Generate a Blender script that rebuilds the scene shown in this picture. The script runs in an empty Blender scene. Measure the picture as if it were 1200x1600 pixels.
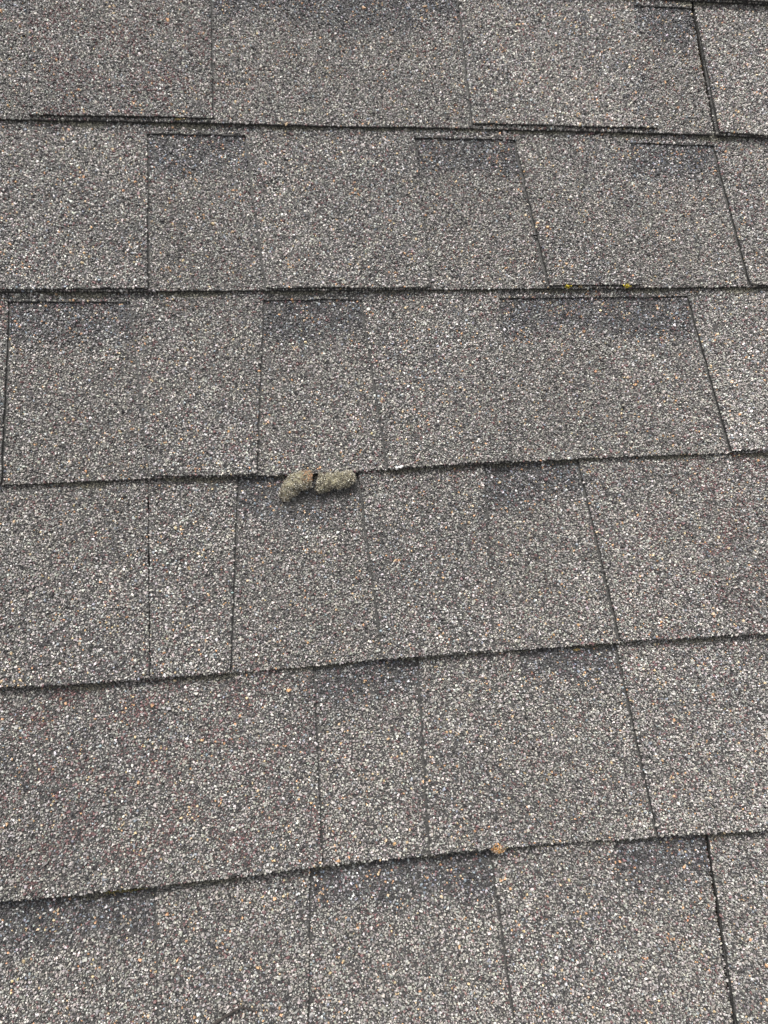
import bpy, math
import numpy as np
from mathutils import Matrix, Vector

# ------------------------------------------------------------------ camera, world, sun, exposure
scene = bpy.context.scene
scene.render.resolution_x, scene.render.resolution_y = 768, 1024
PITCH = math.radians(22.0)                       # slope of the roof
ROOF = Matrix.Rotation(PITCH, 4, 'X')            # roof plane: x along the courses, y up the slope, z off the roof

cam_d = bpy.data.cameras.new('camera')
cam = bpy.data.objects.new('camera', cam_d)
scene.collection.objects.link(cam)
cam_d.sensor_width = 36.0
cam_d.lens = 29.05
cam_d.clip_start, cam_d.clip_end = 0.01, 200.0
cam_local = Matrix(((0.98778153, 0.04349679, -0.14965189, 0.0),
                    (-0.06994882, 0.98184383, -0.17632317, -0.574451),
                    (0.13926529, 0.18463674, 0.97288974, 0.607204 + 0.004),
                    (0, 0, 0, 1)))
cam.matrix_world = ROOF @ cam_local
scene.camera = cam

SUN_EL, SUN_AZ = math.radians(64), math.radians(-25)   # azimuth from +y (up the slope), negative = to the left
world = bpy.data.worlds.new('World')
scene.world = world
world.use_nodes = True
wn = world.node_tree
wn.nodes.clear()
sky = wn.nodes.new('ShaderNodeTexSky')
sky.sky_type = 'NISHITA'
sky.sun_disc = False
sky.sun_elevation = SUN_EL
sky.sun_rotation = SUN_AZ
sky.air_density, sky.dust_density, sky.ozone_density = 1.0, 6.0, 1.0
hs = wn.nodes.new('ShaderNodeHueSaturation')           # overcast: the cloud layer is nearly colourless
hs.inputs['Saturation'].default_value = 0.12
bg = wn.nodes.new('ShaderNodeBackground')
bg.inputs['Strength'].default_value = 0.13
wo = wn.nodes.new('ShaderNodeOutputWorld')
wn.links.new(sky.outputs[0], hs.inputs['Color'])
wn.links.new(hs.outputs[0], bg.inputs['Color'])
wn.links.new(bg.outputs[0], wo.inputs['Surface'])

sun_d = bpy.data.lights.new('sun', 'SUN')
sun_d.energy = 1.5
sun_d.angle = math.radians(14)
sun_d.color = (1.0, 0.965, 0.92)
sun = bpy.data.objects.new('sun', sun_d)
scene.collection.objects.link(sun)
to_sun = Vector((math.sin(SUN_AZ) * math.cos(SUN_EL), math.cos(SUN_AZ) * math.cos(SUN_EL), math.sin(SUN_EL)))
sun.rotation_euler = to_sun.to_track_quat('Z', 'Y').to_euler()

scene.view_settings.view_transform = 'Standard'
scene.view_settings.look = 'None'
scene.view_settings.exposure = 1.48
scene.view_settings.gamma = 1.0
scene.view_settings.use_curve_mapping = False

# ------------------------------------------------------------------ materials
def new_mat(name):
    m = bpy.data.materials.new(name)
    m.use_nodes = True
    nt = m.node_tree
    return m, nt, nt.nodes['Principled BSDF']

def mat_granule():
    m, nt, b = new_mat('mineral_granule')
    a = nt.nodes.new('ShaderNodeAttribute'); a.attribute_name = 'col'
    tc = nt.nodes.new('ShaderNodeTexCoord')
    n = nt.nodes.new('ShaderNodeTexNoise'); n.inputs['Scale'].default_value = 1400; n.inputs['Detail'].default_value = 2
    mr = nt.nodes.new('ShaderNodeMapRange')
    mr.inputs['From Min'].default_value = 0.3; mr.inputs['From Max'].default_value = 0.7
    mr.inputs['To Min'].default_value = 0.72; mr.inputs['To Max'].default_value = 1.22
    mx = nt.nodes.new('ShaderNodeVectorMath'); mx.operation = 'SCALE'
    nt.links.new(tc.outputs['Object'], n.inputs['Vector'])
    nt.links.new(n.outputs['Fac'], mr.inputs['Value'])
    nt.links.new(a.outputs['Color'], mx.inputs[0])
    nt.links.new(mr.outputs['Result'], mx.inputs['Scale'])
    nt.links.new(mx.outputs[0], b.inputs['Base Color'])
    b.inputs['Roughness'].default_value = 0.62
    b.inputs['Specular IOR Level'].default_value = 0.45
    return m

def mat_asphalt():
    m, nt, b = new_mat('asphalt')
    tc = nt.nodes.new('ShaderNodeTexCoord')
    n = nt.nodes.new('ShaderNodeTexNoise'); n.inputs['Scale'].default_value = 700; n.inputs['Detail'].default_value = 4
    r = nt.nodes.new('ShaderNodeValToRGB')
    r.color_ramp.elements[0].position = 0.35; r.color_ramp.elements[0].color = (0.010, 0.010, 0.010, 1)
    r.color_ramp.elements[1].position = 0.75; r.color_ramp.elements[1].color = (0.055, 0.052, 0.046, 1)
    bp = nt.nodes.new('ShaderNodeBump'); bp.inputs['Strength'].default_value = 0.6; bp.inputs['Distance'].default_value = 0.0006
    nt.links.new(tc.outputs['Object'], n.inputs['Vector'])
    nt.links.new(n.outputs['Fac'], r.inputs['Fac']); nt.links.new(r.outputs['Color'], b.inputs['Base Color'])
    nt.links.new(n.outputs['Fac'], bp.inputs['Height']); nt.links.new(bp.outputs['Normal'], b.inputs['Normal'])
    b.inputs['Roughness'].default_value = 0.8
    return m

SHEET_TONE = 0.78
def mat_sheet():
    """granule-coated felt where the granules are beyond the close view"""
    m, nt, b = new_mat('granule_coated_felt')
    tc = nt.nodes.new('ShaderNodeTexCoord')
    v = nt.nodes.new('ShaderNodeTexVoronoi'); v.inputs['Scale'].default_value = 640
    sp = nt.nodes.new('ShaderNodeSeparateColor')
    r = nt.nodes.new('ShaderNodeValToRGB'); r.color_ramp.interpolation = 'CONSTANT'
    stops = [(0.0, (0.035, 0.034, 0.034)), (0.17, (0.10, 0.095, 0.09)), (0.36, (0.17, 0.162, 0.15)), (0.60, (0.25, 0.24, 0.222)),
             (0.78, (0.10, 0.06, 0.06)), (0.82, (0.36, 0.35, 0.33)), (0.93, (0.48, 0.475, 0.46)), (0.975, (0.30, 0.20, 0.12))]
    e = r.color_ramp.elements
    while len(e) < len(stops): e.new(0.5)
    for i, (p, c) in enumerate(stops):
        e[i].position = p; e[i].color = (c[0] * 1.05, c[1], c[2] * .955, 1)
    gap = nt.nodes.new('ShaderNodeMapRange')                 # asphalt shows between the granules
    gap.inputs['From Min'].default_value = 0.26; gap.inputs['From Max'].default_value = 0.52
    gap.inputs['To Min'].default_value = 0.0; gap.inputs['To Max'].default_value = 1.0
    mixc = nt.nodes.new('ShaderNodeMix'); mixc.data_type = 'RGBA'
    mixc.inputs['B'].default_value = (0.02, 0.02, 0.02, 1)
    big = nt.nodes.new('ShaderNodeTexNoise'); big.inputs['Scale'].default_value = 14; big.inputs['Detail'].default_value = 3
    tone = nt.nodes.new('ShaderNodeMapRange')
    tone.inputs['From Min'].default_value = 0.3; tone.inputs['From Max'].default_value = 0.7
    tone.inputs['To Min'].default_value = SHEET_TONE * .85; tone.inputs['To Max'].default_value = SHEET_TONE * 1.15
    scl = nt.nodes.new('ShaderNodeVectorMath'); scl.operation = 'SCALE'
    nt.links.new(tc.outputs['Object'], big.inputs['Vector']); nt.links.new(big.outputs['Fac'], tone.inputs['Value'])
    nt.links.new(v.outputs['Distance'], gap.inputs['Value']); nt.links.new(gap.outputs['Result'], mixc.inputs['Factor'])
    nt.links.new(r.outputs['Color'], mixc.inputs['A']); nt.links.new(mixc.outputs['Result'], scl.inputs[0])
    nt.links.new(tone.outputs['Result'], scl.inputs['Scale'])
    bp = nt.nodes.new('ShaderNodeBump'); bp.inputs['Strength'].default_value = 1.0; bp.inputs['Distance'].default_value = 0.0006
    nt.links.new(tc.outputs['Object'], v.inputs['Vector'])
    nt.links.new(v.outputs['Color'], sp.inputs[0]); nt.links.new(sp.outputs[0], r.inputs['Fac'])
    nt.links.new(scl.outputs[0], b.inputs['Base Color'])
    nt.links.new(v.outputs['Distance'], bp.inputs['Height'])
    bp.invert = True
    nt.links.new(bp.outputs['Normal'], b.inputs['Normal'])
    b.inputs['Roughness'].default_value = 0.7
    return m

def mat_wood():
    m, nt, b = new_mat('deck_board')
    n = nt.nodes.new('ShaderNodeTexNoise'); n.inputs['Scale'].default_value = 30
    r = nt.nodes.new('ShaderNodeValToRGB')
    r.color_ramp.elements[0].color = (0.10, 0.07, 0.045, 1); r.color_ramp.elements[1].color = (0.2, 0.15, 0.1, 1)
    nt.links.new(n.outputs['Fac'], r.inputs['Fac']); nt.links.new(r.outputs['Color'], b.inputs['Base Color'])
    return m

M_GRAN, M_ASPH, M_SHEET, M_WOOD = mat_granule(), mat_asphalt(), mat_sheet(), mat_wood()

# ------------------------------------------------------------------ roof layout (millimetres on the roof plane)
rng = np.random.default_rng(11)
EXP, TB, TT, FALL = 144.0, 2.4, 2.3, 5.0       # exposure, base layer, tab layer, fall of a course over its exposure
BUTT = {                                       # lower edge of each course, (u, v) points
    0: [(-190, -3.0), (480, -4.5)],
    1: [(-184.6, -143.0), (-64.2, -141.6), (63.2, -141.2), (192.8, -139.8), (410.7, -139.8), (462.7, -141.5)],
    2: [(-183.0, -285.4), (-43.4, -285.5), (106.1, -284.9), (266.5, -284.4), (439.3, -283.2)],
    3: [(-181.3, -432.7), (-75.0, -431.7), (20, -433.2), (105.6, -431.6), (265.8, -428.0), (415.3, -428.3)],
    4: [(-179.7, -575.1), (-77.9, -576.2), (85.7, -573.6), (268.8, -573.3), (391.0, -574.9)],
    5: [(-178.1, -711.4), (-72.3, -712.2), (31.2, -710.5), (192.6, -712.1), (367.1, -719.2)],
}
def butt_v(r, u):
    if r in BUTT:
        p = np.array(BUTT[r]); return np.interp(u, p[:, 0], p[:, 1])
    return np.full_like(np.asarray(u, float), -EXP * r if r < 0 else -858.0 - EXP * (r - 6))

NOTCH = {1: 6.0, 2: 8.2, 3: 6.8}               # how far the top of the cut-outs shows below the course above
# tabs: (u top-left, u top-right, u bottom-left, u bottom-right, set-back of the tab's edge, blend)
TABS = {
    0: [(-150, 40, -145, 30, .8, {}), (110, 330, 120, 322, .8, {}), (420, 560, 412, 560, .5, {})],
    1: [(-330, -228, -330, -236, 1, {}), (-165.4, -20.9, -162.5, -23.1, 2.6, {'maroon': .7, 'lum': .90}),
        (191.6, 352.8, 191.8, 356.9, 3.0, {'lum': 1.06}), (412.9, 560, 414.6, 548, .9, {'lum': 1.18})],
    2: [(-240, -74.7, -232, -76.2, 1.0, {'lum': 1.12}), (2.9, 141.1, 13.3, 143.7, .7, {'lum': 1.03}),
        (228.6, 332.2, 242.9, 322.7, 1.6, {'warm': .5}), (410.9, 540, 421.5, 530, .8, {'lum': 1.03, 'maroon': .2})],
    3: [(-330, -177.5, -322, -180, 1.2, {'maroon': .5}), (-89.6, 10.5, -76.8, -0.9, 1.0, {'maroon': .12}),
        (88.2, 200.9, 98.6, 195.4, .7, {}), (366.0, 520, 381.2, 505, 1.0, {'lum': 1.16})],
    4: [(-200, -79.6, -200, -80.6, .7, {'lum': .97}), (-78.6, -14.5, -79.6, -25.3, .9, {}), (76.2, 175.0, 85.2, 166.8, .8, {}),
        (251.9, 350.0, 267.8, 358.4, .9, {'maroon': .3}), (350.3, 520, 358.8, 505, .6, {'maroon': .6, 'lum': .97})],
    5: [(-300, 33.6, -290, 32.5, .8, {'maroon': .62, 'lum': .88}),
        (111.7, 188.3, 108.8, 186.9, 1.0, {'lum': .95}), (265.8, 480, 278.6, 470, .8, {'lum': 1.0, 'maroon': .15})],
    6: [(-79.4, 24.4, -78.3, 14.0, .8, {'lum': .93}), (153.6, 246.4, 160.8, 240.0, .8, {'lum': .95}), (319.6, 470, 320.4, 462, .8, {'lum': .95})],
}
for r in range(-4, 12):                        # the courses go on past the frame on all sides
    tabs = TABS.setdefault(r, [])
    lo = min([min(t[0], t[2]) for t in tabs], default=150.0); hi = max([max(t[1], t[3]) for t in tabs], default=150.0)
    while lo > -1150:
        g = rng.uniform(70, 190); w = rng.uniform(90, 190); s = rng.uniform(4, 11)
        tabs.append((lo - g - w, lo - g, lo - g - w + s, lo - g - s, rng.uniform(.5, 2), {})); lo -= g + w
    while hi < 1450:
        g = rng.uniform(70, 190); w = rng.uniform(90, 190); s = rng.uniform(4, 11)
        tabs.append((hi + g, hi + g + w, hi + g + s, hi + g + w - s, rng.uniform(.5, 2), {})); hi += g + w
# joints between neighbouring shingles: (u of the left edge, gap)
JOINT = {0: (120, .8), 1: (407.4, 5.2), 2: (-300, .8), 3: (560, .8), 4: (-79.9, 1.1), 5: (-400, .8), 6: (317.2, 2.6)}

FRAME = np.array([(-186, -37), (486, 1), (345, -850), (-177, -785)], float)
def in_frame(u, v, margin):
    ok = np.ones(np.shape(u), bool)
    n = len(FRAME)
    for i in range(n):
        a, b = FRAME[i], FRAME[(i + 1) % n]
        d = b - a; d = d / np.hypot(*d)
        side = d[0] * (v - a[1]) - d[1] * (u - a[0])      # clockwise: inside is negative
        ok &= side < margin
    return ok

def wave(u, v, seed):
    a = np.sin(u / 61 + seed * 2.1) * np.cos(v / 83 + seed) + 0.6 * np.sin(u / 23 + seed * 5.3 + v / 40)
    return 0.34 * a

def z_base(r, u, v):
    s = v - butt_v(r, u)
    return FALL * (1 - s / EXP) + wave(u, v, r)

def tt(r, u, v):
    s = np.clip(1 - (v - butt_v(r, u)) / EXP, 0, 1)
    return TT * (.78 + .27 * s)

def clump(u, v, sc, seed):
    x, y = u / sc, v / sc
    return (np.sin(x * 1.3 + seed + 1.7 * np.sin(y * .9 + seed * 2)) + np.sin(y * 1.7 + seed * 3 + 1.4 * np.sin(x * 1.1 + seed))
            + np.sin((x + y) * 2.3 + seed * 7) * .6) / 2.6

# ------------------------------------------------------------------ mesh helpers
class Mesh:
    def __init__(self): self.v = []; self.f = []; self.m = []; self.n = 0; self.c = []
    def add(self, verts, faces, mat, col=None):
        """verts (n,3) mm, faces: list of (k,corners) int arrays"""
        for fa, mi in zip(faces, mat):
            self.f.append(fa + self.n); self.m.append(np.full(len(fa), mi) if np.isscalar(mi) else mi)
        self.v.append(verts); self.c.append(np.full((len(verts), 3), .1) if col is None else col)
        self.n += len(verts)
    def build(self, name, mats, parent=None, smooth=None, origin=None):
        V = np.concatenate(self.v); C = np.concatenate(self.c)
        if origin is not None: V = V - np.array(origin)
        me = bpy.data.meshes.new(name)
        cnt = [f.shape[1] for f in self.f]
        nf = sum(len(f) for f in self.f); nl = sum(f.size for f in self.f)
        me.vertices.add(len(V)); me.vertices.foreach_set('co', (V * 0.001).astype(np.float32).ravel())
        me.loops.add(nl); me.loops.foreach_set('vertex_index', np.concatenate([f.ravel() for f in self.f]).astype(np.int32))
        tot = np.concatenate([np.full(len(f), k) for f, k in zip(self.f, cnt)]).astype(np.int32)
        st = np.concatenate([[0], np.cumsum(tot)[:-1]]).astype(np.int32)
        me.polygons.add(nf); me.polygons.foreach_set('loop_start', st)
        try: me.polygons.foreach_set('loop_total', tot)
        except Exception: pass
        me.polygons.foreach_set('material_index', np.concatenate(self.m).astype(np.int32))
        at = me.attributes.new('col', 'FLOAT_COLOR', 'POINT')
        at.data.foreach_set('color', np.concatenate([C, np.ones((len(C), 1))], 1).astype(np.float32).ravel())
        if smooth is None: me.polygons.foreach_set('use_smooth', np.zeros(nf, bool))
        me.update(calc_edges=True)
        for m in mats: me.materials.append(m)
        o = bpy.data.objects.new(name, me)
        scene.collection.objects.link(o)
        if parent is not None: o.parent = parent
        if origin is not None: o.location = Vector(origin) * 0.001
        return o

def slab(M, left, right, vtop, vbot, zf, thick, na, nb, rag, seed):
    """left/right: (u at top, u at bottom); vtop, vbot: functions of u; zf(u, v) top surface. Materials 0 = asphalt, 1 = coated felt"""
    g = np.random.default_rng(seed)
    a = np.linspace(0, 1, na + 1); b = np.linspace(0, 1, nb + 1)
    A, B = np.meshgrid(a, b)
    U = (left[0] + (left[1] - left[0]) * B) * (1 - A) + (right[0] + (right[1] - right[0]) * B) * A
    Vv = vtop(U) * (1 - B) + vbot(U) * B
    if rag:
        jit = g.normal(0, rag, nb + 1); jit = np.convolve(jit, [.3, .5, .3], 'same'); U[:, 0] += jit
        jit = g.normal(0, rag, nb + 1); jit = np.convolve(jit, [.3, .5, .3], 'same'); U[:, -1] += jit
        jit = g.normal(0, rag, na + 1); jit = np.convolve(jit, [.3, .5, .3], 'same'); Vv[-1, :] += jit
    Z = zf(U, Vv)
    top = np.stack([U, Vv, Z], -1).reshape(-1, 3)
    idx = np.arange((na + 1) * (nb + 1)).reshape(nb + 1, na + 1)
    q = np.stack([idx[:-1, :-1], idx[1:, :-1], idx[1:, 1:], idx[:-1, 1:]], -1).reshape(-1, 4)
    cu = top[q, 0].mean(1); cv = top[q, 1].mean(1)
    mi = np.where(in_frame(cu, cv, 28), 0, 1)
    loop = np.concatenate([idx[:, 0], idx[-1, 1:], idx[-2::-1, -1], idx[0, -2:0:-1]])
    low = top[loop].copy(); low[:, 2] -= thick
    n0 = len(top); k = len(loop); i = np.arange(k); j = (i + 1) % k
    w = np.stack([loop[i], n0 + i, n0 + j, loop[j]], -1)
    bot = (n0 + i[::-1])[None, :]
    M.add(np.concatenate([top, low]), [q, w, bot], [mi, 0, 0])

def chips(M, u, v, z, r, col, mi=2, g=rng, flat=.95, nrm=None):
    """crushed-stone granules: four-cornered foot, three-cornered top, all uneven"""
    n = len(u)
    if n == 0: return
    th = g.uniform(0, 2 * np.pi, n)[:, None]
    el = g.uniform(.78, 1.3, n)[:, None]
    ba = np.array([0, 90, 180, 270]) * np.pi / 180 + g.uniform(-.5, .5, (n, 4))
    br = r[:, None] * g.uniform(.78, 1.22, (n, 4))
    ta = np.array([30, 150, 270]) * np.pi / 180 + g.uniform(-.35, .35, (n, 3))
    tr = r[:, None] * g.uniform(.45, .95, (n, 3))
    ang = np.concatenate([ba, ta], 1); rad = np.concatenate([br, tr], 1)
    x = rad * np.cos(ang) * el; y = rad * np.sin(ang) / el
    zz = np.concatenate([np.full((n, 4), -.25) + g.uniform(-.1, .25, (n, 4)), flat * g.uniform(.45, 1.4, (n, 3))], 1) * r[:, None]
    X = x * np.cos(th) - y * np.sin(th); Y = x * np.sin(th) + y * np.cos(th)
    P = np.stack([X, Y, zz], -1)
    if nrm is not None:                                   # stand each chip on a surface with normal nrm (n,3)
        ref = np.where(np.abs(nrm[:, 2:3]) < .9, np.array([[0, 0, 1.]]), np.array([[1., 0, 0]]))
        tx = np.cross(ref, nrm); tx /= np.linalg.norm(tx, axis=1, keepdims=True); ty = np.cross(nrm, tx)
        P = P[..., :1] * tx[:, None] + P[..., 1:2] * ty[:, None] + P[..., 2:] * nrm[:, None]
    P = P + np.stack([u, v, z], -1)[:, None, :]
    F = np.array([(0, 1, 4), (1, 5, 4), (1, 2, 5), (2, 6, 5), (2, 3, 6), (3, 0, 6), (0, 4, 6), (4, 5, 6)])
    faces = (np.arange(n)[:, None, None] * 7 + F[None]).reshape(-1, 3)
    M.add(P.reshape(-1, 3), [faces], [mi], np.repeat(col, 7, 0))

SP = 1.42                                                 # granule spacing
def scatter(u0, u1, v0, v1):
    du, dv = SP, SP * .866
    nu, nv = int((u1 - u0) / du) + 2, int((v1 - v0) / dv) + 2
    I, J = np.meshgrid(np.arange(nu), np.arange(nv))
    u = u0 + (I + .5 * (J % 2)) * du + rng.uniform(-.55, .55, I.shape)
    v = v0 + J * dv + rng.uniform(-.55, .55, I.shape)
    return u.ravel(), v.ravel()

# bald spots where granules are missing: (u, v, radius)
BALD = [(339.1, -92.4, 1.5), (-178.0, -327.8, 2.2), (-178.6, -325.0, 1.6), (21.3, -745.8, .9), (21.2, -749, .9), (21.0, -752, .9), (21.2, -756, .9),
        (-20.8, -70, .7), (352, -92, .7), (107, -672, .8), (108, -700, .9), (33, -690, .8), (140.6, -262, .8)]
_g = np.random.default_rng(77)
BALD += [(_g.uniform(-180, 470), _g.uniform(-850, -5), _g.uniform(.8, 1.35)) for _ in range(110)]
def bald(u, v):
    k = np.zeros(len(u), bool)
    for a, b, r in BALD: k |= (u - a) ** 2 + (v - b) ** 2 < r * r
    return k

PAL = np.array([(.030, .029, .030), (.092, .088, .085), (.17, .165, .157), (.225, .219, .207), (.295, .287, .274), (.43, .425, .412),
                (.34, .205, .115), (.36, .285, .18), (.112, .066, .066), (.15, .172, .195)])
W0 = np.array([.125, .155, .27, .25, .12, .034, .012, .014, .034, .013])     # field blend
WD = np.array([.42, .29, .12, .04, .025, .032, .030, .015, .032, .065])       # dark blend at the head of the cut-outs
def colours(u, v, dark, blend):
    n = len(u)
    W = W0[None] * (1 - dark[:, None]) + WD[None] * dark[:, None]
    mar = blend.get('maroon', .12) * np.clip(clump(u, v, 13, 3.1) + .35, 0, 1.2)
    W[:, 8] += .55 * mar
    W[:, 6:8] *= (.25 + 2.2 * np.clip(clump(u, v, 9, 8.7) + .1, 0, 1))[:, None]
    W[:, 5] *= .7 + .8 * np.clip(clump(u, v, 21, 5.2) + .3, 0, 1)
    W /= W.sum(1, keepdims=True)
    k = (rng.random(n)[:, None] > np.cumsum(W, 1)).sum(1).clip(0, 9)
    lum = blend.get('lum', 1.0) * (1 + .10 * clump(u, v, 70, 1.3)) * rng.lognormal(0, .15, n)
    c = PAL[k] * lum[:, None] * np.array([1.04, .998, .965])
    c *= rng.normal(1, .035, (n, 3))
    c *= 1 + dark[:, None] * np.array([-.05, -.02, .05])
    return np.clip(c, .012, .78)

def silt(c, u, d):
    """fine olive silt washed out from under the course above: ragged patches, d = mm below that edge"""
    reach = 5.5 * np.clip(clump(u, u * 0 + d * .3, 16, 4.4) + .25, 0, 1.1)
    k = np.clip((reach - d) / 2.0 + rng.normal(0, .3, len(u)), 0, .8)[:, None]
    return c * (1 - k) + np.array([.115, .108, .078]) * rng.lognormal(0, .25, (len(u), 1)) * k

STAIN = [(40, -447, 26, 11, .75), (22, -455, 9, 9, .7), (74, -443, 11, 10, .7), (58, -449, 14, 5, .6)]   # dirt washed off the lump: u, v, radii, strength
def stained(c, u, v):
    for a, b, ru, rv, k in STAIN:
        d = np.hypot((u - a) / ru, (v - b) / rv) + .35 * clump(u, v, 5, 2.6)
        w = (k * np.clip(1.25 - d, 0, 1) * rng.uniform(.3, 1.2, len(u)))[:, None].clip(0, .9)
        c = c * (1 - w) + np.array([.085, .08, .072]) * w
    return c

def granulate(M, u, v, zf, dark, blend, row=None):
    keep = in_frame(u, v, 30) & ~bald(u, v)
    u, v, dark = u[keep], v[keep], dark[keep]
    r = SP * .5 * np.clip(rng.lognormal(.04, .27, len(u)), .5, 2.0)
    big = rng.random(len(u)) < .03
    r[big] *= 1.35
    z = zf(u, v) + rng.uniform(-.1, .25, len(u))
    c = colours(u, v, dark, blend)
    if row is not None: c = silt(c, u, butt_v(row - 1, u) - v)
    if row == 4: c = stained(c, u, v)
    chips(M, u, v, z, r, c)

# ------------------------------------------------------------------ the roof
def thing(name, label, cat, loc=(0, 0, 0), group=None):
    o = bpy.data.objects.new(name, None)
    scene.collection.objects.link(o)
    o.empty_display_size = .02
    o.matrix_world = ROOF @ Matrix.Translation(Vector(loc) * .001)
    o['label'] = label; o['category'] = cat
    if group: o['group'] = group
    return o

roof = thing('roof', 'weathered grey asphalt shingle roof in overlapping courses with staggered tabs', 'roof')
roof['kind'] = 'structure'

def tab_edges(t, r, u, v, vt):
    b = np.clip((vt - v) / (vt - butt_v(r, u) + 1e-9), 0, 1)
    return t[0] + (t[2] - t[0]) * b, t[1] + (t[3] - t[1]) * b

SH_MATS = [M_ASPH, M_SHEET, M_GRAN]
HEAD = 168.0
for r in range(-4, 12):
    j0, gap = JOINT.get(r, (rng.uniform(-400, 400), 1.0))
    cuts = [j0 - 1000 * k for k in (1, 0)] + [j0 + 1000]
    spans = [(-1200, cuts[0])] if cuts[0] > -1200 else []
    spans += [(max(c + gap, -1200), min(d, 1500)) for c, d in zip(cuts, cuts[1:])]
    if cuts[2] < 1500: spans += [(cuts[2] + gap, 1500)]
    edge_n = lambda u, v: .45 * clump(u * .2, v, 5.5, 2.9) + .3 * clump(u * .2, v, 2.1, 6.1)
    vtop_vis = lambda u: butt_v(r - 1, u)                     # where the course above begins
    hide = -NOTCH.get(r, -4.0)
    vnotch = lambda u: butt_v(r - 1, u) + hide                # top of the cut-outs
    near_row = 0 <= r <= 7
    for (s0, s1) in spans:
        if s1 - s0 < 5: continue
        M = Mesh()
        vis = near_row and s1 > -230 and s0 < 520
        na = int((s1 - s0) / (5 if vis else 40)) + 1
        zb = lambda u, v: z_base(r, u, v)
        slab(M, (s0, s0), (s1, s1), lambda u: butt_v(r, u) + HEAD, lambda u: butt_v(r, u), zb, TB, na, 14 if vis else 4, .35 if vis else 0, 100 + r)
        # upper layer above the cut-outs, one strip along the whole shingle
        zt = lambda u, v: z_base(r, u, v) + tt(r, u, v)
        slab(M, (s0, s0), (s1, s1), lambda u: butt_v(r, u) + HEAD + 1, vnotch, zt, TT + .3, na, 4 if vis else 2, .55 if vis else 0, 300 + r)
        mine = [t for t in TABS[r] if (t[0] + t[1]) / 2 >= s0 and (t[0] + t[1]) / 2 < s1]
        if vis:
            lo = max(s0, -260); hi = min(s1, 540)
            bv = butt_v(r, np.array([lo, hi, (lo + hi) / 2]))
            u, v = scatter(lo, hi, bv.min() - 2, bv.max() + EXP + 14)
            sdist = v - butt_v(r, u)
            vt = vnotch(u)
            ok = (sdist > -.4) & (v < butt_v(r - 1, u) + 1.5)
            cut = v < vt                                       # below the top of the cut-outs
            under = np.zeros(len(u), bool)
            for t in TABS[r]:
                a, b = tab_edges(t, r, u, v, vt)
                w_ = 1.6 + 1.1 * edge_n(u + t[0], v)
                under |= (u > a - w_) & (u < b + w_) & (sdist > t[4] + .2)
            ok &= ~(cut & under)
            # dark blend at the head of each cut-out, with a ragged lower limit
            depth = vt - v
            lim = 32 + 9 * clump(u, v, 30, r * 1.7)
            dark = np.where(cut & ~under, 1 / (1 + np.exp((depth - lim) / 3.5)), .25)
            dark = dark * (.9 + .2 * clump(u, v, 8, 2.2)) + .12 * np.clip(clump(u, v, 12, 9.3), -.5, 1)
            zz = lambda a, b: np.where(b < vnotch(a), z_base(r, a, b), z_base(r, a, b) + tt(r, a, b))
            granulate(M, u[ok], v[ok], zz, np.clip(dark[ok], 0, 1), {'lum': .94}, r)
        sh = M.build('shingle', SH_MATS, roof)
        for ti, t in enumerate(mine):
            T = Mesh()
            tv = near_row and t[1] > -230 and t[0] < 520
            w = t[1] - t[0]
            g = np.random.default_rng(int(1000 + r * 50 + ti))
            lift = g.uniform(-.1, 1.1, 2)
            mid = (t[0] + t[1]) / 2
            def ztab(u, v, t=t, lift=lift, mid=mid, w=w):
                s = np.clip(1 - (v - butt_v(r, u)) / EXP, 0, 1)
                x = np.clip((u - mid) / w, -.6, .6)
                return z_base(r, u, v) + tt(r, u, v) + s ** 3 * (lift[0] * (.5 - x) + lift[1] * (.5 + x))
            vb = lambda u, t=t: butt_v(r, u) + t[4] + .35 * np.sin(u / 19 + t[4] * 7)
            slab(T, (t[0], t[2]), (t[1], t[3]), vnotch, vb, ztab, TT + .5, int(w / (3.5 if tv else 40)) + 1, 40 if tv else 3, .42 if tv else 0, 5000 + r * 50 + ti)
            if tv:
                u, v = scatter(max(min(t[0], t[2]) - 1, -260), min(max(t[1], t[3]) + 1, 540), butt_v(r, np.array([mid]))[0] - 8, butt_v(r, np.array([mid]))[0] + EXP + 12)
                vt = vnotch(u); a, b = tab_edges(t, r, u, v, vt)
                e_ = edge_n(u, v) * .7
                ok = (u > a + e_) & (u < b - e_) & (v > vb(u) - .35) & (v < vt)
                dk = np.clip(.10 + .20 * clump(u, v, 40, r + ti * 1.3) + .16 * clump(u, v, 11, r * 2.3 + ti), 0, 1)
                granulate(T, u[ok], v[ok], ztab, dk[ok], t[5], r)
            T.build('tab', SH_MATS, sh)

# the boards the shingles are nailed to
D = Mesh()
slab(D, (-1200, -1200), (1500, 1500), lambda u: np.full_like(u, 740.), lambda u: np.full_like(u, -1720.), lambda u, v: np.full_like(u, -7.), 16, 4, 4, 0, 1)
D.build('roof_deck', [M_WOOD, M_WOOD, M_WOOD], roof)

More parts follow.
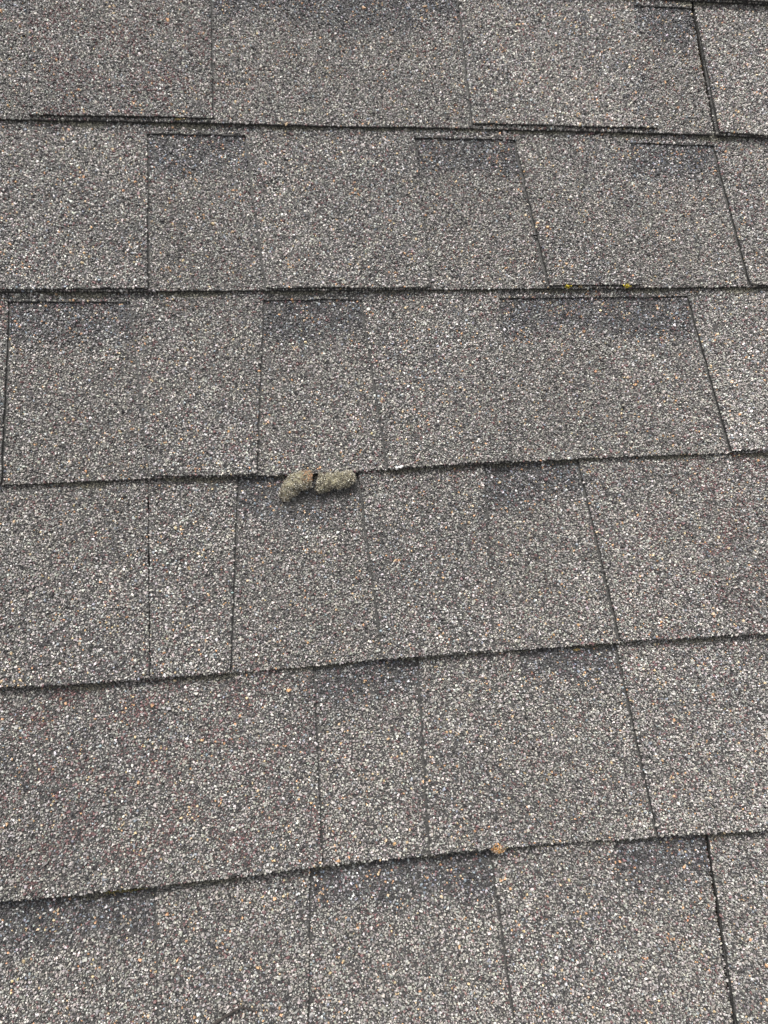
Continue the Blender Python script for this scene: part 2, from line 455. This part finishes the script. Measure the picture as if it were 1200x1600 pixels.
# ------------------------------------------------------------------ debris and moss on the shingles
def mat_crust():
    m, nt, b = new_mat('dried_crust')
    tc = nt.nodes.new('ShaderNodeTexCoord')
    n = nt.nodes.new('ShaderNodeTexNoise'); n.inputs['Scale'].default_value = 420; n.inputs['Detail'].default_value = 5
    r = nt.nodes.new('ShaderNodeValToRGB')
    r.color_ramp.elements[0].position = .3; r.color_ramp.elements[0].color = (.035, .030, .018, 1)
    r.color_ramp.elements[1].position = .7; r.color_ramp.elements[1].color = (.17, .155, .10, 1)
    nt.links.new(tc.outputs['Object'], n.inputs['Vector']); nt.links.new(n.outputs['Fac'], r.inputs['Fac'])
    nt.links.new(r.outputs['Color'], b.inputs['Base Color']); b.inputs['Roughness'].default_value = .95
    return m

def mat_moss():
    m, nt, b = new_mat('moss')
    a = nt.nodes.new('ShaderNodeAttribute'); a.attribute_name = 'col'
    nt.links.new(a.outputs['Color'], b.inputs['Base Color']); b.inputs['Roughness'].default_value = .85
    return m

M_CRUST, M_MOSS = mat_crust(), mat_moss()
FINE_MATS = [M_CRUST, M_MOSS, M_GRAN]

def lump(spine, rad, flatten, seed, palette, hot=None, nr=30):
    """uneven rod along spine (mm), crusted with fine grit; flat broken ends"""
    g = np.random.default_rng(seed)
    S = np.array(spine, float); R = np.array(rad, float)
    t = np.linspace(0, len(S) - 1, 48); k = np.arange(len(S))
    def smooth(y):
        f = np.interp(t, k, y); w = np.ones(7) / 7
        return np.convolve(np.pad(f, 3, mode='edge'), w, 'valid')
    P = np.stack([smooth(S[:, i]) for i in range(3)], 1); Rr = np.interp(t, k, R)
    T = np.gradient(P, axis=0); T /= np.linalg.norm(T, axis=1, keepdims=True)
    X = np.cross(T, [0, 0, 1.]); X /= np.linalg.norm(X, axis=1, keepdims=True); Y = np.cross(X, T)
    th = np.linspace(0, 2 * np.pi, nr, endpoint=False)
    n1 = .6 * (.13 * np.sin(3 * th[None] + t[:, None] * 3 + seed) + .10 * np.sin(5 * th[None] - t[:, None] * 6.1 + seed * 2)
          + .09 * np.sin(2 * th[None] + t[:, None] * 7 + seed * 3) + .06 * np.sin(7 * th[None] + t[:, None] * 13 + seed) + g.normal(0, .05, (48, nr)))
    RR = Rr[:, None] * (1 + n1)
    V = P[:, None] + RR[..., None] * (np.cos(th)[None, :, None] * X[:, None] + flatten * np.sin(th)[None, :, None] * Y[:, None])
    idx = np.arange(48 * nr).reshape(48, nr); nx = np.roll(idx, -1, 1)
    q = np.stack([idx[:-1], nx[:-1], nx[1:], idx[1:]], -1).reshape(-1, 4)
    M = Mesh()
    caps = np.concatenate([V.reshape(-1, 3), [P[0] + T[0] * 1.2], [P[-1] - T[-1] * .6]])
    c0 = np.stack([idx[0], np.full(nr, 48 * nr), nx[0]], -1); c1 = np.stack([nx[-1], np.full(nr, 48 * nr + 1), idx[-1]], -1)
    M.add(caps, [q, c0, c1], [0, 0, 0])
    n = 3000
    a = g.integers(0, 48, n); b = g.integers(0, nr, n)
    pos = V[a, b] + g.normal(0, .22, (n, 3)); nrm = pos - P[a]; nrm /= np.linalg.norm(nrm, axis=1, keepdims=True)
    pal = np.array(palette); c = .8 * pal[g.integers(0, len(pal), n)] * g.lognormal(0, .42, (n, 1))
    if hot is not None:
        d = np.hypot(pos[:, 0] - hot[0], pos[:, 1] - hot[1]); w = (np.clip((hot[2] - d) / 2.2, 0, 1) * (g.random(n) < .8))[:, None]
        c = c * (1 - w) + np.array([.19, .11, .06]) * g.lognormal(0, .35, (n, 1)) * w
    chips(M, pos[:, 0], pos[:, 1], pos[:, 2], g.uniform(.24, .55, n), np.clip(c, .01, .7), 2, g, .8, nrm)
    return M

OLIVE = [(.135, .115, .088), (.19, .168, .135), (.09, .073, .053), (.26, .243, .20), (.15, .132, .098), (.03, .026, .018), (.36, .343, .295), (.10, .07, .04)]
CREAM = [(.225, .203, .15), (.30, .277, .215), (.15, .133, .093), (.40, .378, .315), (.09, .076, .05), (.035, .03, .02)]
O = (42.5, -440.0, 2.0)
crust = thing('crusted_lump', 'crusty olive grey lump cracked in two, wedged under a shingle edge near the middle', 'debris', O)
def piece(M, label):
    o = M.build('lump_piece', FINE_MATS, crust, origin=O); o.location = (0, 0, 0); o['label'] = label
piece(lump([(40.2, -438.0, 6.4), (36, -437.6, 6.6), (30, -438.6, 6.2), (24.5, -442.5, 5.2), (20.8, -447.5, 4.0), (20.2, -453, 2.6)],
           [6.3, 6.9, 6.8, 6.6, 5.2, 2.2], .72, 1, OLIVE, (36.5, -435.5, 6.2)), 'curved olive half with an orange patch at its broken end')
piece(lump([(43.9, -439.3, 5.8), (48, -440.4, 6.0), (55, -439.6, 6.2), (63, -438.6, 6.2), (69.5, -437.2, 5.6), (72, -436.6, 4.6)],
           [6.6, 6.9, 5.7, 6.1, 5.4, 3.6], .74, 5, CREAM + OLIVE[:3]), 'paler cream and olive half')

def tuft(name, label, cat, loc, size, cols, n, seed, group=None, blades=.7):
    g = np.random.default_rng(seed); M = Mesh()
    q = np.sqrt(g.random(n)); th = g.uniform(0, 2 * np.pi, n)
    dx, dy = q * np.cos(th), q * np.sin(th)
    h = size[2] * (1 - .75 * q ** 2) * g.uniform(.6, 1.15, n)
    base = np.stack([dx * size[0], dy * size[1], np.zeros(n)], 1)
    dirn = np.stack([dx * .9 + g.normal(0, .35, n), dy * .9 + g.normal(0, .35, n), np.ones(n)], 1); dirn /= np.linalg.norm(dirn, axis=1, keepdims=True)
    tip = base + dirn * h[:, None]
    side = np.cross(dirn, g.normal(0, 1, (n, 3))); side /= np.linalg.norm(side, axis=1, keepdims=True)
    w = g.uniform(.12, .26, n)[:, None] * blades
    up = np.cross(dirn, side)
    P = np.stack([base - side * w, base + side * w, base + up * w, tip], 1) + np.array(loc)
    F = np.array([(0, 1, 3), (1, 2, 3), (2, 0, 3)])
    c = np.array(cols)[g.integers(0, len(cols), n)] * g.lognormal(0, .3, (n, 1))
    M.add(P.reshape(-1, 3), [(np.arange(n)[:, None, None] * 4 + F).reshape(-1, 3)], [1], np.repeat(np.clip(c, .01, .8), 4, 0))
    m = n // 3
    chips(M, loc[0] + g.normal(0, .45, m) * size[0], loc[1] + g.normal(0, .45, m) * size[1], loc[2] + g.uniform(0, .7, m) * size[2],
          g.uniform(.25, .55, m), np.clip(np.array(cols)[g.integers(0, len(cols), m)] * g.lognormal(0, .3, (m, 1)), .01, .8), 1, g)
    o = M.build(name, FINE_MATS, None, origin=loc)
    o.matrix_world = ROOF @ Matrix.Translation(Vector(loc) * .001)
    o['label'] = label; o['category'] = cat
    if group: o['group'] = group
    return o

ORANGE = [(.38, .185, .05), (.30, .135, .035), (.42, .25, .09), (.36, .27, .16), (.17, .075, .025), (.26, .22, .17)]
YELLOW = [(.36, .28, .02), (.42, .34, .04), (.25, .19, .02), (.30, .26, .05)]
TAN = [(.34, .25, .12), (.24, .17, .08), (.42, .34, .20)]
GREEN = [(.16, .135, .035), (.22, .17, .05), (.10, .09, .03)]
EDGE = 7.7
tuft('moss_tuft', 'small orange moss tuft on a shingle edge low in the picture', 'moss', (157.5, -711.2, EDGE - .3), (6.0, 3.4, 1.8), ORANGE, 300, 3, 'moss along the shingle edges')
tuft('lichen_spot', 'left one of two small yellow lichen spots on the long straight shingle edge', 'lichen', (258.5, -283.3, 5.8), (2.3, 1.7, 3.4), YELLOW, 170, 4, 'yellow lichen spots')
tuft('lichen_spot', 'right one of two small yellow lichen spots on the long straight shingle edge', 'lichen', (309.9, -283.2, 5.8), (2.7, 1.7, 3.6), YELLOW, 190, 5, 'yellow lichen spots')
tuft('moss_tuft', 'tiny tan moss crumb between the two yellow lichen spots', 'moss', (269.5, -283.5, 5.8), (1.7, 1.2, 2.2), TAN, 70, 6, 'moss along the shingle edges')
tuft('moss_tuft', 'flat olive brown moss smear below a shingle edge, right of the middle', 'moss', (234.0, -576.8, 2.0), (3.0, 1.0, .9), [(.10, .08, .03), (.14, .09, .03)], 80, 7, 'moss along the shingle edges')
tuft('moss_tuft', 'small olive moss smear on a shingle edge at upper left', 'moss', (-49.2, -139.6, 5.4), (4.2, 1.0, 1.6), GREEN + TAN, 110, 8, 'moss along the shingle edges')
tuft('moss_tuft', 'thin olive brown moss streak under the shingle edge at lower left', 'moss', (-98.0, -713.0, 3.0), (17.0, 1.2, 1.8), GREEN, 240, 9, 'moss along the shingle edges')

M_TWIG, _nt, _b = new_mat('wet_bark')
_n = _nt.nodes.new('ShaderNodeTexNoise'); _n.inputs['Scale'].default_value = 60
_r = _nt.nodes.new('ShaderNodeValToRGB'); _r.color_ramp.elements[0].color = (.006, .005, .004, 1); _r.color_ramp.elements[1].color = (.03, .022, .018, 1)
_nt.links.new(_n.outputs['Fac'], _r.inputs['Fac']); _nt.links.new(_r.outputs['Color'], _b.inputs['Base Color']); _b.inputs['Roughness'].default_value = .9
# a thin dark twig lying on the lowest course
def twig(pts, r0, r1, label):
    P0 = np.array(pts, float); t = np.linspace(0, len(P0) - 1, 26)
    P = np.stack([np.interp(t, np.arange(len(P0)), P0[:, i]) for i in range(3)], 1)
    for _ in range(4): P[1:-1] = (P[:-2] + 2 * P[1:-1] + P[2:]) / 4
    T = np.gradient(P, axis=0); T /= np.linalg.norm(T, axis=1, keepdims=True)
    X = np.cross(T, [0, 0, 1.]); X /= np.linalg.norm(X, axis=1, keepdims=True); Y = np.cross(X, T)
    th = np.arange(6) * np.pi / 3; R = (np.linspace(r0, r1, 26) * (1 + .15 * np.sin(t * 9)))[:, None, None]
    V = P[:, None] + R * (np.cos(th)[None, :, None] * X[:, None] + np.sin(th)[None, :, None] * Y[:, None])
    idx = np.arange(26 * 6).reshape(26, 6); nx = np.roll(idx, -1, 1)
    q = np.stack([idx[:-1], nx[:-1], nx[1:], idx[1:]], -1).reshape(-1, 4)
    M = Mesh(); M.add(V.reshape(-1, 3), [q, idx[0][None, ::-1], idx[-1][None]], [0, 0, 0])
    o = M.build('twig', [M_TWIG], None, origin=P0[0]); o.matrix_world = ROOF @ Matrix.Translation(Vector(P0[0]) * .001)
    o['label'] = label; o['category'] = 'twig'
twig([(-52, -806, 6.8), (-45.6, -801.5, 7.1), (-37.2, -797.2, 7.6), (-29, -793.2, 7.7), (-24, -792.6, 7.4), (-16.5, -796.6, 6.6)], 1.15, .5,
     'thin dark curved twig at the bottom edge of the picture')

# loose granules, larger than the rest
for (u, v, z, r, c, lab) in [(106.7, -430.6, EDGE + .2, 2.3, (.62, .61, .59), 'large pale granule on the shingle edge right of the crusted lump')]:
    M = Mesh(); g = np.random.default_rng(2)
    for k in range(7):
        chips(M, np.array([u + g.normal(0, 1.1)]), np.array([v + g.normal(0, .7)]), np.array([z + g.uniform(0, .8)]), np.array([r * g.uniform(.35, .6)]), np.array([c]) * g.uniform(.8, 1.1), 2, g, 1.0)
    o = M.build('pale_granule', FINE_MATS, None, origin=(u, v, z)); o.matrix_world = ROOF @ Matrix.Translation(Vector((u, v, z)) * .001)
    o['label'] = lab; o['category'] = 'granule'
